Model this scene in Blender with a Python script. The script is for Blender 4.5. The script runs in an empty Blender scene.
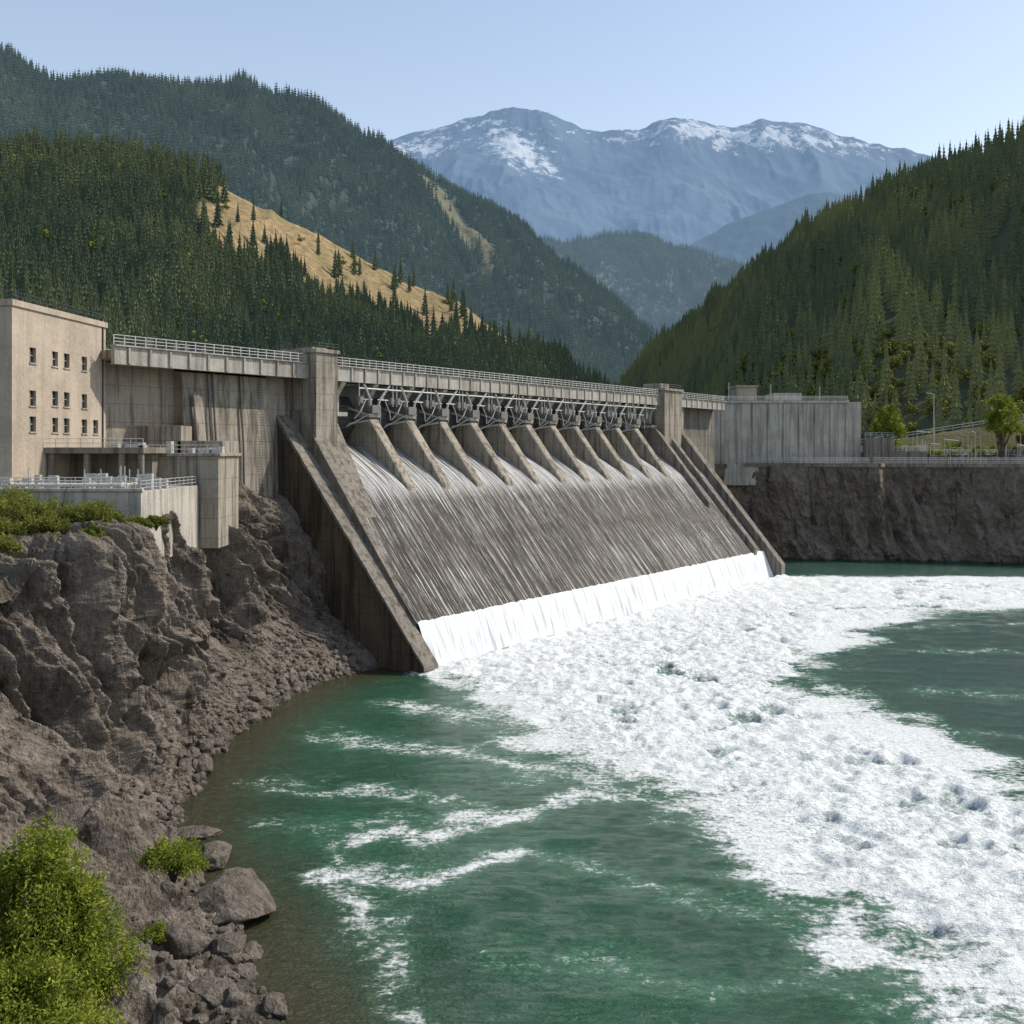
import bpy, math, random, bmesh
import numpy as np
from mathutils import Vector
random.seed(7); rng=np.random.default_rng(7)
scene=bpy.context.scene

# ---------------------------------------------------------------- noise
def _h(ix,iy,iz):
    n=(ix*374761393+iy*668265263+iz*2147483647+1013904223)&0xFFFFFFFF
    n=((n^(n>>13))*1274126177)&0xFFFFFFFF
    n=(n^(n>>16))
    n=(n*2246822519)&0xFFFFFFFF
    return ((n^(n>>15))&0xFFFFFF)/float(0xFFFFFF)
def vn(p):
    p=np.asarray(p,float)+20000.0; i=np.floor(p).astype(np.int64); f=p-i
    f=f*f*f*(f*(f*6-15)+10)
    i=i&0xFFFFF
    x,y,z=i[...,0],i[...,1],i[...,2]; fx,fy,fz=f[...,0],f[...,1],f[...,2]
    z=z*31+7
    def L(a,b,t): return a+(b-a)*t
    z2=z+31
    a=L(L(_h(x,y,z),_h(x+1,y,z),fx),L(_h(x,y+1,z),_h(x+1,y+1,z),fx),fy)
    b=L(L(_h(x,y,z2),_h(x+1,y,z2),fx),L(_h(x,y+1,z2),_h(x+1,y+1,z2),fx),fy)
    return L(a,b,fz)
def fbm(p,o=4,g=.5):
    p=np.asarray(p,float); s=0;a=1;t=0
    for k in range(o):
        s=s+a*vn(p*(2.03**k)+17.3*k); t+=a; a*=g
    return s/t
def ridged(p,o=4,g=.5):
    p=np.asarray(p,float); s=0;a=1;t=0
    for k in range(o):
        s=s+a*(1-np.abs(2*vn(p*(2.07**k)+11.7*k)-1)); t+=a; a*=g
    return s/t
def sstep(a,b,x):
    t=np.clip((x-a)/(b-a),0,1); return t*t*(3-2*t)

# ---------------------------------------------------------------- material DSL
class M:
    def __init__(s,name,rough=.9,spec=.3):
        s.m=bpy.data.materials.new(name); s.m.use_nodes=True; s.nt=s.m.node_tree
        s.nt.nodes.clear()
        s.out=s.nt.nodes.new('ShaderNodeOutputMaterial'); s.b=s.nt.nodes.new('ShaderNodeBsdfPrincipled')
        s.nt.links.new(s.b.outputs[0],s.out.inputs[0])
        s.b.inputs['Roughness'].default_value=rough
        s.b.inputs['Specular IOR Level'].default_value=spec
        s.tc=s.nt.nodes.new('ShaderNodeTexCoord'); s.obj=s.tc.outputs['Object']
    def set(s,inp,v):
        if isinstance(v,bpy.types.NodeSocket): s.nt.links.new(v,inp)
        else:
            if isinstance(v,(tuple,list)) and len(v)==3 and inp.type=='RGBA': v=(*v,1)
            inp.default_value=v
    def bs(s,name,v): s.set(s.b.inputs[name],v)
    def map(s,v,sc,rot=(0,0,0)):
        n=s.nt.nodes.new('ShaderNodeMapping'); s.nt.links.new(v,n.inputs[0]); n.inputs['Scale'].default_value=sc; n.inputs['Rotation'].default_value=rot
        return n.outputs[0]
    def noise(s,v,scale,detail=4,rough=.55,dist=0):
        n=s.nt.nodes.new('ShaderNodeTexNoise'); s.nt.links.new(v,n.inputs['Vector'])
        n.inputs['Scale'].default_value=scale;n.inputs['Detail'].default_value=detail
        n.inputs['Roughness'].default_value=rough;n.inputs['Distortion'].default_value=dist
        return n.outputs['Fac']
    def ma(s,op,a,b=0.,c=None):
        n=s.nt.nodes.new('ShaderNodeMath'); n.operation=op; s.set(n.inputs[0],a); s.set(n.inputs[1],b)
        if c is not None: s.set(n.inputs[2],c)
        return n.outputs[0]
    def rng(s,v,a,b,c=0.,d=1.):
        n=s.nt.nodes.new('ShaderNodeMapRange'); n.interpolation_type='SMOOTHSTEP'
        s.set(n.inputs[0],v)
        for k,q in enumerate((a,b,c,d)): s.set(n.inputs[k+1],q)
        return n.outputs[0]
    def mix(s,f,a,b,bl='MIX'):
        n=s.nt.nodes.new('ShaderNodeMix'); n.data_type='RGBA'; n.blend_type=bl
        s.set(n.inputs[0],f); s.set(n.inputs[6],a); s.set(n.inputs[7],b); return n.outputs[2]
    def attr(s,name,out='Fac'):
        n=s.nt.nodes.new('ShaderNodeAttribute'); n.attribute_name=name; return n.outputs[out]
    def bump(s,h,st=.5,d=.1,prev=None):
        n=s.nt.nodes.new('ShaderNodeBump'); n.inputs['Strength'].default_value=st;n.inputs['Distance'].default_value=d
        s.set(n.inputs['Height'],h)
        if prev is not None: s.set(n.inputs['Normal'],prev)
        return n.outputs[0]
    def xyz(s,v):
        n=s.nt.nodes.new('ShaderNodeSeparateXYZ'); s.nt.links.new(v,n.inputs[0]); return n.outputs
    def pos(s):
        return s.nt.nodes.new('ShaderNodeNewGeometry').outputs['Position']
    def nrm(s):
        return s.nt.nodes.new('ShaderNodeNewGeometry').outputs['Normal']
    def rand(s):
        return s.nt.nodes.new('ShaderNodeObjectInfo').outputs['Random']

def concrete(name,base,dark,stain=.6,joint=True,sc=1.0):
    m=M(name,.92,.2); v=m.obj
    a=m.noise(v,.18*sc,5,.65); b=m.noise(v,2.2*sc,4,.6)
    st=m.noise(m.map(v,(1.1,1.1,.07)),1.0,4,.65)
    st2=m.noise(m.map(v,(3.5,3.5,.12)),1.0,3,.6)
    c=m.mix(m.rng(a,.35,.65),tuple(x*.72 for x in base),base)
    c=m.mix(m.rng(b,.3,.75,0,.35),c,tuple(min(1,x*1.25) for x in base))
    f=m.ma('MULTIPLY',m.rng(st,.45,.66),stain)
    c=m.mix(f,c,dark)
    c=m.mix(m.ma('MULTIPLY',m.rng(st2,.55,.72),stain*.8),c,tuple(x*.8 for x in dark))
    if joint:
        z=m.xyz(v)[2]
        fr=m.ma('FRACT',m.ma('DIVIDE',z,2.4)); ln=m.ma('LESS_THAN',fr,.035)
        c=m.mix(m.ma('MULTIPLY',ln,.45),c,tuple(x*.6 for x in dark))
    m.bs('Base Color',c)
    m.bs('Normal',m.bump(b,.5,.15))
    return m.m
C_main=concrete('concrete_weathered',(.33,.29,.235),(.10,.083,.065),.85)
C_dark=concrete('concrete_dark_stained',(.115,.088,.062),(.034,.026,.018),.85)
C_light=concrete('concrete_pale',(.42,.39,.34),(.18,.158,.13),.65,False)
C_build=concrete('building_render',(.43,.36,.285),(.26,.215,.17),.4,False)
C_gray=concrete('concrete_grey',(.22,.195,.163),(.075,.064,.052),.85)

def simple(name,col,rough=.6,metal=0,nsc=3):
    m=M(name,rough,.4); n=m.noise(m.obj,nsc,3)
    m.bs('Base Color',m.mix(m.rng(n,.3,.7),tuple(x*.7 for x in col),col)); m.bs('Metallic',metal); return m.m
STEEL=simple('galvanised_steel',(.50,.50,.48),.55,.15)
STEELD=simple('dark_steel',(.09,.09,.09),.5,.3)
GLASS=simple('window_glass',(.02,.03,.04),.08)
BARK=simple('bark',(.09,.065,.045),.95)
ROOFG=simple('gravel_roof',(.25,.24,.22),.95)

def spill():
    m=M('spillway_wet_concrete',.65,.25); uv=m.tc.outputs['UV']
    fine=m.noise(m.map(uv,(2.4,.028,1)),1,6,.74)
    fine2=m.noise(m.map(uv,(5.0,.070,1)),1,4,.72)
    fine3=m.noise(m.map(uv,(3.3,.040,1)),1.37,5,.74)
    broad=m.noise(m.map(uv,(.45,.02,1)),1,4,.65)
    bl=m.noise(m.map(uv,(.3,.25,1)),1,6,.7)
    c=m.mix(m.rng(broad,.35,.65),(.020,.0155,.0115),(.072,.057,.043))
    c=m.mix(m.rng(bl,.35,.7,0,.5),c,(.036,.029,.022))
    c=m.mix(m.rng(fine,.51,.60,0,.40),c,(.17,.155,.135))
    c=m.mix(m.rng(fine,.48,.38,0,.6),c,(.014,.011,.009))
    brk=m.noise(m.map(uv,(2.2,.30,1)),1,5,.78)
    w=m.ma('MULTIPLY',m.rng(fine2,.54,.60),m.rng(brk,.42,.58))
    c=m.mix(m.ma('MULTIPLY',w,.55),c,(.60,.60,.58))
    w3=m.ma('MULTIPLY',m.rng(fine3,.565,.60),m.rng(brk,.36,.50))
    c=m.mix(m.ma('MULTIPLY',w3,.85),c,(.80,.80,.79))
    V=m.xyz(uv)[1]
    mouth=m.ma('MULTIPLY',m.rng(V,24.5,28.5),m.rng(V,41,32.5))
    c=m.mix(m.ma('MULTIPLY',mouth,m.rng(fine2,.45,.56,0,.8)),c,(.66,.66,.65))
    m.bs('Base Color',c)
    m.bs('Normal',m.bump(m.ma('ADD',fine,fine2),.7,.3)); return m.m
SPILL=spill()
def fallm():
    m=M('falling_water',.6,.2); uv=m.tc.outputs['UV']
    a=m.noise(m.map(uv,(3.2,.10,1)),1,6,.76); b=m.noise(m.map(uv,(.7,.25,1)),1,4)
    c=m.mix(m.rng(a,.36,.58),(.42,.45,.46),(.80,.81,.82)); c=m.mix(m.rng(b,.5,.75,0,.3),c,(.52,.55,.57))
    V=m.xyz(uv)[1]; c=m.mix(m.rng(V,2.2,.2,0,.6),c,(.80,.82,.83))
    m.bs('Base Color',c); m.bs('Normal',m.bump(a,.5,.3)); return m.m
FALL=fallm()

def rockm(name,c1,c2,c3,sc=1.,wet=True,crease_shade=False):
    m=M(name,.93,.2); v=m.obj
    a=m.noise(v,.09*sc,6,.68,.6); b=m.noise(v,.7*sc,7,.68,.3)
    st=m.noise(m.map(v,(1,1,.16),(.18,.06,.2)),.6*sc,6,.68,.5)
    c=m.mix(m.rng(a,.3,.7),c1,c2); c=m.mix(m.rng(b,.38,.68,0,.7),c,c3)
    c=m.mix(m.rng(st,.48,.33,0,.85),c,tuple(x*.28 for x in c1))
    fine=m.noise(v,3.5*sc,4,.7)
    c=m.mix(m.rng(fine,.36,.60,.40,0),c,tuple(x*.4 for x in c1))
    if crease_shade:
        cv=m.attr('crease_shade'); c=m.mix(m.ma('MULTIPLY',cv,.9),c,tuple(x*.20 for x in c1))  # crevice shade, with some dirt, painted dark into the rock colour
    if wet:
        z=m.xyz(m.pos())[2]; zz=m.ma('ADD',z,m.ma('MULTIPLY',b,1.))
        c=m.mix(m.rng(zz,1.4,.6,0,.7),c,(.030,.027,.018))
        nz=m.xyz(m.nrm())[2]
        g=m.ma('MULTIPLY',m.rng(nz,.72,.92),m.rng(z,17,21))
        g=m.ma('MULTIPLY',g,m.rng(b,.38,.55))
        c=m.mix(g,c,(.10,.105,.035))
    m.bs('Base Color',c)
    h=m.ma('ADD',m.ma('MULTIPLY',b,1.2),m.ma('ADD',m.ma('MULTIPLY',st,1.5),m.ma('MULTIPLY',fine,.28)))
    m.bs('Normal',m.bump(h,.85,.6)); return m.m
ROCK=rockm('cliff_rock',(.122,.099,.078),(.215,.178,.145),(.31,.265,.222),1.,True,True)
ROCKD=rockm('dark_bank_rock',(.120,.096,.074),(.20,.160,.122),(.28,.228,.178),.5)
BOULD=rockm('boulder_rock',(.12,.10,.082),(.20,.168,.138),(.27,.232,.195),1.6,False)

def leafm(name,a,b,c):
    m=M(name,.75,.25); p=m.pos()
    n=m.noise(p,.9,3); r=m.attr('lr')
    q=m.mix(m.rng(n,.35,.65),a,b); q=m.mix(m.rng(r,.3,1),q,c)
    m.bs('Base Color',q)
    tr=m.nt.nodes.new('ShaderNodeBsdfTranslucent'); m.set(tr.inputs[0],q)
    ms=m.nt.nodes.new('ShaderNodeMixShader'); ms.inputs[0].default_value=.35
    m.nt.links.new(m.b.outputs[0],ms.inputs[1]); m.nt.links.new(tr.outputs[0],ms.inputs[2]); m.nt.links.new(ms.outputs[0],m.out.inputs[0])
    return m.m
LEAF=leafm('willow_leaves',(.09,.14,.014),(.19,.23,.022),(.33,.36,.05))
LEAF2=leafm('shrub_leaves',(.08,.11,.016),(.175,.19,.030),(.28,.27,.06))

def treem(name,a,b,c,haze_glow=None):
    m=M(name,.9,.1); r=m.rand(); p=m.pos()
    n=m.noise(p,.009,4,.6); n2=m.noise(p,.35,2)
    q=m.mix(r,a,b); q=m.mix(m.rng(n,.44,.60,0,.85),q,c); q=m.mix(m.rng(n2,.35,.7,.0,.35),q,tuple(x*1.7 for x in b))
    m.bs('Base Color',q)
    if haze_glow: m.bs('Emission Color',haze_glow); m.bs('Emission Strength',1.0)  # distance haze put into the foliage as a faint bluish glow
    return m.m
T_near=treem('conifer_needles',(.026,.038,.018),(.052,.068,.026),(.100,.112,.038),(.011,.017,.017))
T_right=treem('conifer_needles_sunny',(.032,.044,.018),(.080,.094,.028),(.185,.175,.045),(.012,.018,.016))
T_dec=treem('broadleaf_foliage',(.085,.105,.022),(.16,.18,.038),(.20,.19,.05))
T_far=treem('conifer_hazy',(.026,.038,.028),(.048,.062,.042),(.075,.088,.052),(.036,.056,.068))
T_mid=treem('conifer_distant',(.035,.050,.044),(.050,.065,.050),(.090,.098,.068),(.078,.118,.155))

def groundm(name,g1,g2,tan,haze_glow=None,sc=.02):
    m=M(name,.95,.1); p=m.pos(); t=m.attr('clear')
    a=m.noise(p,sc,6,.7); b=m.noise(p,sc*9,5,.7)
    c=m.mix(m.rng(a,.35,.65),g1,g2)
    tn=m.mix(m.rng(b,.35,.65),tan,tuple(x*.45 for x in tan))
    tn=m.mix(m.rng(a,.42,.62,0,.7),tn,(tan[0]*.42,tan[1]*.55,tan[2]*.45))
    c=m.mix(m.rng(m.ma('ADD',t,m.ma('MULTIPLY',m.ma('SUBTRACT',b,.5),.8)),.4,.6),c,tn)
    m.bs('Base Color',c)
    if haze_glow: m.bs('Emission Color',haze_glow); m.bs('Emission Strength',1.0)  # airlight painted onto the hillside as weak emission
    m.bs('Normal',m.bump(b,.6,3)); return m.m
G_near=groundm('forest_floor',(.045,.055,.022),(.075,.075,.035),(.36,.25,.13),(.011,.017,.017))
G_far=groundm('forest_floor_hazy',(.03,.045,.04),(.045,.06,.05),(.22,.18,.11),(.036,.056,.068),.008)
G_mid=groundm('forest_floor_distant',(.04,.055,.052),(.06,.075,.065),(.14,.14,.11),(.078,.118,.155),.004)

# ---------------------------------------------------------------- mesh helpers
def new_mesh(name,V,F,mat=None,parent=None,smooth=False,uv=None,attrs=None):
    me=bpy.data.meshes.new(name)
    me.from_pydata(V if isinstance(V,list) else np.asarray(V).tolist(),[],F if isinstance(F,list) else np.asarray(F).tolist())
    if mat is not None: me.materials.append(mat)
    if smooth: me.shade_smooth()
    if attrs:
        for k,a in attrs.items():
            at=me.attributes.new(k,'FLOAT','POINT'); at.data.foreach_set('value',np.asarray(a,dtype=np.float32))
    if uv is not None:
        l=me.uv_layers.new(name='UVMap'); li=np.empty(len(me.loops),dtype=np.int32); me.loops.foreach_get('vertex_index',li)
        l.data.foreach_set('uv',np.asarray(uv,dtype=np.float32)[li].ravel())
    me.update()
    o=bpy.data.objects.new(name,me); scene.collection.objects.link(o)
    if parent: o.parent=parent
    return o
def empty(name,loc=(0,0,0),rz=0):
    o=bpy.data.objects.new(name,None); scene.collection.objects.link(o); o.location=loc; o.rotation_euler=(0,0,rz); return o
class B:
    def __init__(s): s.v=[];s.f=[]
    def add(s,v,f):
        k=len(s.v); s.v+= [tuple(map(float,q)) for q in v]; s.f+=[[i+k for i in q] for q in f]
    def box(s,x0,x1,y0,y1,z0,z1):
        s.add([(x0,y0,z0),(x1,y0,z0),(x1,y1,z0),(x0,y1,z0),(x0,y0,z1),(x1,y0,z1),(x1,y1,z1),(x0,y1,z1)],
          [(0,3,2,1),(4,5,6,7),(0,1,5,4),(1,2,6,5),(2,3,7,6),(3,0,4,7)])
    def prism(s,poly,t0,t1):
        n=len(poly); v=[(t0,a,b) for a,b in poly]+[(t1,a,b) for a,b in poly]
        s.add(v,[list(range(n))[::-1],list(range(n,2*n))]+[(i,(i+1)%n,n+(i+1)%n,n+i) for i in range(n)])
    def tube(s,pts,r,n=6):
        pts=[Vector(p) for p in pts]; k=len(s.v)
        for i,p in enumerate(pts):
            d=(pts[min(i+1,len(pts)-1)]-pts[max(i-1,0)]).normalized()
            a=d.orthogonal().normalized() if abs(d.z)>.99 else d.cross(Vector((0,0,1))).normalized(); b=d.cross(a)
            rr=r[i] if isinstance(r,(list,tuple)) else r
            for j in range(n):
                q=p+(a*math.cos(j*2*math.pi/n)+b*math.sin(j*2*math.pi/n))*rr; s.v.append(tuple(q))
        for i in range(len(pts)-1):
            for j in range(n): s.f.append([k+i*n+j,k+i*n+(j+1)%n,k+(i+1)*n+(j+1)%n,k+(i+1)*n+j])
        s.f.append([k+j for j in range(n)][::-1]); s.f.append([k+(len(pts)-1)*n+j for j in range(n)])
    def rail(s,p0,p1,h=1.1,step=2.,r=.05,bars=3):
        p0=Vector(p0);p1=Vector(p1);L=(p1-p0).length;n=max(1,int(L/step))
        for i in range(n+1):
            p=p0.lerp(p1,i/n); s.tube([p,p+Vector((0,0,h))],r,4)
        for b in range(bars):
            z=Vector((0,0,h*(b+1)/bars)); s.tube([p0+z,p1+z],r*.8,4)
    def make(s,name,mat,parent=None,bevel=0,smooth=False):
        o=new_mesh(name,s.v,s.f,mat,parent,smooth)
        if bevel:
            m=o.modifiers.new('bevel','BEVEL'); m.width=bevel; m.segments=2; m.limit_method='ANGLE'
        return o
def gridfaces(nu,nv):
    i=np.arange((nu-1)*(nv-1)); a=(i//(nv-1))*nv+i%(nv-1)
    return np.stack([a,a+nv,a+nv+1,a+1],1)
def resample(pts,n,smooth=0):
    pts=np.asarray(pts,float); t=np.linspace(0,len(pts)-1,n)
    out=np.stack([np.interp(t,np.arange(len(pts)),pts[:,k]) for k in range(pts.shape[1])],1)
    if smooth:
        k=smooth; ker=np.hanning(2*k+3)[1:-1]; ker/=ker.sum()
        pad=np.concatenate([2*out[0]-out[1:k+1][::-1],out,2*out[-1]-out[-k-1:-1][::-1]])
        out=np.stack([np.convolve(pad[:,c],ker,'valid') for c in range(out.shape[1])],1)
    return out
def grid_normals(P):
    du=np.gradient(P,axis=0); dv=np.gradient(P,axis=1); n=np.cross(du,dv); n/=np.linalg.norm(n,axis=2,keepdims=True)+1e-9; return n

# ---------------------------------------------------------------- DAM
ANG=math.atan2(.805,.593)
dam=empty('concrete_dam',(-11,135,0),ANG)
def w2(t,s): return (-11+.593*t-.805*s, 135+.805*t+.593*s)
TS=[16+8.7*k for k in range(11)]
prof=[(3,6.2),(18,24),(20.5,26.0),(24,28.2),(28,30.6),(32,32.2),(37,32.8)]
ps=resample(prof,60,2); ts=np.linspace(0.5,124,140)
T,S=np.meshgrid(ts,ps[:,0],indexing='ij'); Z=np.broadcast_to(ps[:,1],T.shape)
P=np.stack([T,S,Z],-1).reshape(-1,3)
UV=np.stack([T,Z+S*.2],-1).reshape(-1,2)
new_mesh('spillway_face',P,gridfaces(140,60),SPILL,dam,True,uv=UV)
b=B(); b.prism([(4,-3),(4,5),(18.5,22.5),(37,31),(60,31),(60,-3)],-1,124.8); b.prism([(29,-3),(29,31),(60,31),(60,-3)],124.81,150); b.make('dam_core',C_dark,dam)
b=B()
for t in TS:
    w=1.1
    b.prism([(17.4,22.4),(17.9,24.5),(25.6,34.4),(26.3,35.3),(35,35.3),(35,30),(22,22)],t-w,t+w)
b.make('piers',C_main,dam,.45)
b=B()
for t in TS+[8.6,111.5]:
    b.box(t-1.25,t+1.25,25.9,36,35.32,35.95)
    b.prism([(27.1,35.96),(27.0,38.6),(25.4,40.66),(36,40.66),(36,35.96)],t-.5,t+.5)
b.make('pier_caps',C_light,dam,.06)
b=B(); bd=B()
for t in TS:
    bd.box(t-1.0,t+1.0,25.5,26.9,35.97,37.3)
    for sg in (-1,1):
        b.tube([(t+sg*.7,26.2,36.4),(t+sg*1.1,25.9,38.2),(t+sg*2.3,25.6,39.8),(t+sg*3.0,25.5,40.6)],.22,6)
        b.tube([(t+sg*1.15,26.3,34.8),(t+sg*2.6,30.0,34.2)],.2,5)
        b.tube([(t+sg*1.15,26.6,35.8),(t+sg*2.6,30.0,37.)],.2,5)
        b.tube([(t+sg*.6,25.9,38.2),(t+sg*4.2,25.9,38.2)],.10,5)
        b.tube([(t+sg*3.9,25.6,37.2),(t+sg*3.9,25.6,40.7)],.12,5)
        b.tube([(t+sg*1.2,25.8,35.9),(t+sg*3.9,28.5,33.8)],.10,5)
        b.tube([(t+sg*2.2,25.8,38.2),(t+sg*3.4,25.8,36.2),(t+sg*4.2,26.4,35.0)],.10,5)
        bd.box(t+sg*3.6-.35,t+sg*3.6+.35,25.3,26.1,37.5,38.6)
        bd.box(t+sg*2.2-.25,t+sg*2.2+.25,26.2,27.1,38.3,39.5)
b.tube([(12,25.6,39.9),(112,25.6,39.9)],.14,6)
b.make('gate_braces',STEEL,dam,0); bd.make('gate_hoists',simple('hoist_housing_paint',(.20,.19,.17),.7),dam,.04)
b=B()
edges=[9.5]+TS+[111]
for a0,a1 in zip(edges[:-1],edges[1:]):
    pts=[(30.8-1.6*math.sin(k/8*math.pi), 31.9+6.9*k/8) for k in range(9)]
    b.prism(pts+[(31.6,38.8),(31.6,31.9)],a0+1.2,a1-1.2)
    for kk in (2,4,6):
        b.box(a0+1.2,a1-1.2,pts[kk][0]-.35,pts[kk][0]+.1,pts[kk][1]-.12,pts[kk][1]+.12)
b.make('radial_gates',STEELD,dam)
b=B(); b.box(-31,150,26,37,41.5,42.6); b.make('deck_slab',C_main,dam)
b=B(); b.box(-31,150,25.2,25.98,40.75,43.0); b.box(-31,150,24.9,26.3,43.01,43.2)
for k in range(60):
    t=-29+3*k
    b.box(t-.15,t+.15,25.0,25.19,40.9,43.0)
b.make('deck_parapet',C_light,dam,.03)
b=B(); b.rail((-31,25.4,43.2),(150,25.4,43.2),1.25,1.5,.065,3); b.rail((-31,36.5,42.6),(150,36.5,42.6),1.15,2.5,.05,2)
b.make('deck_railing',STEEL,dam)
b=B()
for k in range(14):
    t=-27+13*k+random.random()*4
    b.tube([(t,36,42.6),(t,36,46.5+random.random()*1.5),(t,35,47.6)],.07,5)
for k in range(46):
    t=-28+random.random()*165
    b.box(t,t+.4+random.random()*1.4,30,31,42.6,43.8+random.random()*1.1)
b.make('deck_fittings',STEELD,dam)
b=B(); b.box(.9,5.3,23.4,33,29,44.6); b.box(.6,5.6,23.1,33.3,44.61,45.2); b.box(1.6,4.6,25,32,45.21,45.6)
b.make('gate_tower_near',C_main,dam,.08)
b=B(); b.box(113,122,24,33,30,44.3); b.box(112.6,122.4,23.6,33.4,44.31,44.9); b.box(115,119,26,31,44.91,46.2)
b.box(123.5,127,26,33,34,43.9)
b.make('gate_tower_far',C_main,dam,.08)
b=B(); b.rail((.8,23.3,45.2),(.8,33,45.2),.9,1,.04,2); b.rail((.8,23.3,45.2),(5.4,23.3,45.2),.9,1,.04,2); b.rail((112.8,24,44.9),(122,24,44.9),1,1.2,.05,2); b.make('tower_railing',STEELD,dam)
b=B(); b.prism([(-.4,-3),(-.3,.6),(31.5,37.6),(34,37.8),(34,-3)],-2.0,.5); b.make('training_wall_near',C_dark,dam,.12)
b=B(); b.prism([(-.8,.5),(-.8,1.1),(31.3,38.2),(31.5,37.61)],-2.2,.75); b.make('training_wall_coping',C_gray,dam,.06)
b=B()
def wedge(tl0,tl1,tr0,tr1,off):
    v=[(tl0,3.2,5.6+off*.3),(tr0,3.2,5.6+off*.3),(tr1,26.8,34.0+off),(tl1,26.8,34.0+off),(tl1,34,34.0+off),(tr1,34,34.0+off),
       (tl0,6,2),(tr0,6,2),(tr1,34,20),(tl1,34,20)]
    b.add(v,[(0,1,2,3),(3,2,5,4),(1,7,8,5,2),(0,3,4,9,6),(0,6,7,1)])
wedge(.55,.55,.9,4.0,2.0)
wedge(.95,4.05,1.7,8.2,1.0)
b.make('abutment_steps',C_gray,dam,.1)
b=B()
for t0,t1,h,s0 in ((111,112.6,2.8,12),(116.5,118,2.2,3),(122.5,125,3.2,-1)):
    k=27.5/24
    b.prism([(s0,6.5+(s0-3)*k-5),(s0-.4,6.5+(s0-3)*k+h*.4),(26,33+h),(28,34+h),(36,34+h),(36,20),(8,-3)] ,t0,t1)
b.make('training_walls_far',C_gray,dam,.15)
b=B()
b.prism([(27.2,18),(27.5,30),(28.4,40.7),(37,41.45),(37,18)],-19,-4)
b.prism([(29.5,18),(30,41.4),(37,41.45),(37,18)],-34,-19.01)
b.prism([(28.4,18),(28.9,41.4),(37,41.45),(37,18)],-3.99,8)
b.prism([(24,18),(26.0,30),(27.19,38),(27.19,18)],-18,-16.5)
b.make('gravity_wall',C_main,dam,.12)
b=B(); b.prism([(28,-2),(28.4,41.4),(37,41.45),(37,-2)],125.02,150); b.make('gravity_wall_far',C_gray,dam,.1)
b=B()
for t in (-15,-14.2,-9.5): b.tube([(t,27.0,24),(t,27.2,31),(t,28.1,40.6)],.14,6)
for k in range(40):
    z=24+k*.4; b.tube([(-6.3,27.0+max(0,(z-30))*.08,z),(-5.7,27.0+max(0,(z-30))*.08,z)],.04,4)
b.make('wall_pipes',STEELD,dam)

n=30; q=np.linspace(0,1,n); fs=3.05-2.6*q; fz=6.35-6.6*q**1.2
ts=np.linspace(.8,122.4,500); T,Q=np.meshgrid(ts,q,indexing='ij')
S=np.broadcast_to(fs,T.shape).copy(); Zf=np.broadcast_to(fz,T.shape).copy()
nn=fbm(np.stack([T*1.4,Q*.8,T*0],-1),4)-.5
S-= nn*1.1*(Q*.9+.05); Zf+= (fbm(np.stack([T*1.3,T*0,T*0+3],-1),4)-.5)*.35*(1-Q)
fall=new_mesh('waterfall',np.stack([T,S,Zf],-1).reshape(-1,3),gridfaces(500,n),FALL,None,True,uv=np.stack([T,Zf],-1).reshape(-1,2))
fall.location=(-11,135,0); fall.rotation_euler=(0,0,ANG)

# ---------------------------------------------------------------- WATER
def pl_dist(x,y,pl):
    d=np.full(x.shape,1e9)
    for (ax,ay),(bx,by) in zip(pl[:-1],pl[1:]):
        vx,vy=bx-ax,by-ay; t=np.clip(((x-ax)*vx+(y-ay)*vy)/(vx*vx+vy*vy),0,1)
        d=np.minimum(d,np.hypot(x-ax-t*vx,y-ay-t*vy))
    return d
def inside(x,y,poly):
    r=np.zeros(x.shape,bool); n=len(poly)
    for i in range(n):
        ax,ay=poly[i];bx,by=poly[(i+1)%n]
        if ay==by: continue
        c=((ay>y)!=(by>y))&(x<(bx-ax)*(y-ay)/(by-ay)+ax); r^=c
    return r
def axis(segs):
    out=[]
    for a,b_,n in segs: out+=list(np.linspace(a,b_,n,endpoint=False))
    out.append(segs[-1][1]); return np.array(out)
xs=axis([(-140,-32,20),(-32,48,300),(48,135,150),(135,500,25)])
ys=axis([(-60,48,20),(48,100,220),(100,170,180),(170,290,130),(290,300,3)])
X,Y=np.meshgrid(xs,ys,indexing='ij')
foamP=[(-14,134),(-4,119),(3,104),(8,96),(15,88),(20,79.5),(15.5,70.5),(20.5,63.8),(23,58.8),(27,53),(33,40),(40,20),(60,20),(66,55),(52,76),(46,88),(44,98),(39,111),(37,125),(48,150),(60,171),(78,185),(115,194),(160,198),(160,236),(110,236),(61,236)]
sd=pl_dist(X,Y,foamP+[foamP[0]]); ins=inside(X,Y,foamP); sd=np.where(ins,sd,-sd)
warp=(fbm(np.stack([X*.09,Y*.09,X*0],-1),4)-.5)*14+(fbm(np.stack([X*.3,Y*.3,X*0+6],-1),3)-.5)*7
sdw=sd+warp*np.where(Y>180,.4,1)
foam=sstep(-9,5,sdw)
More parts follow.
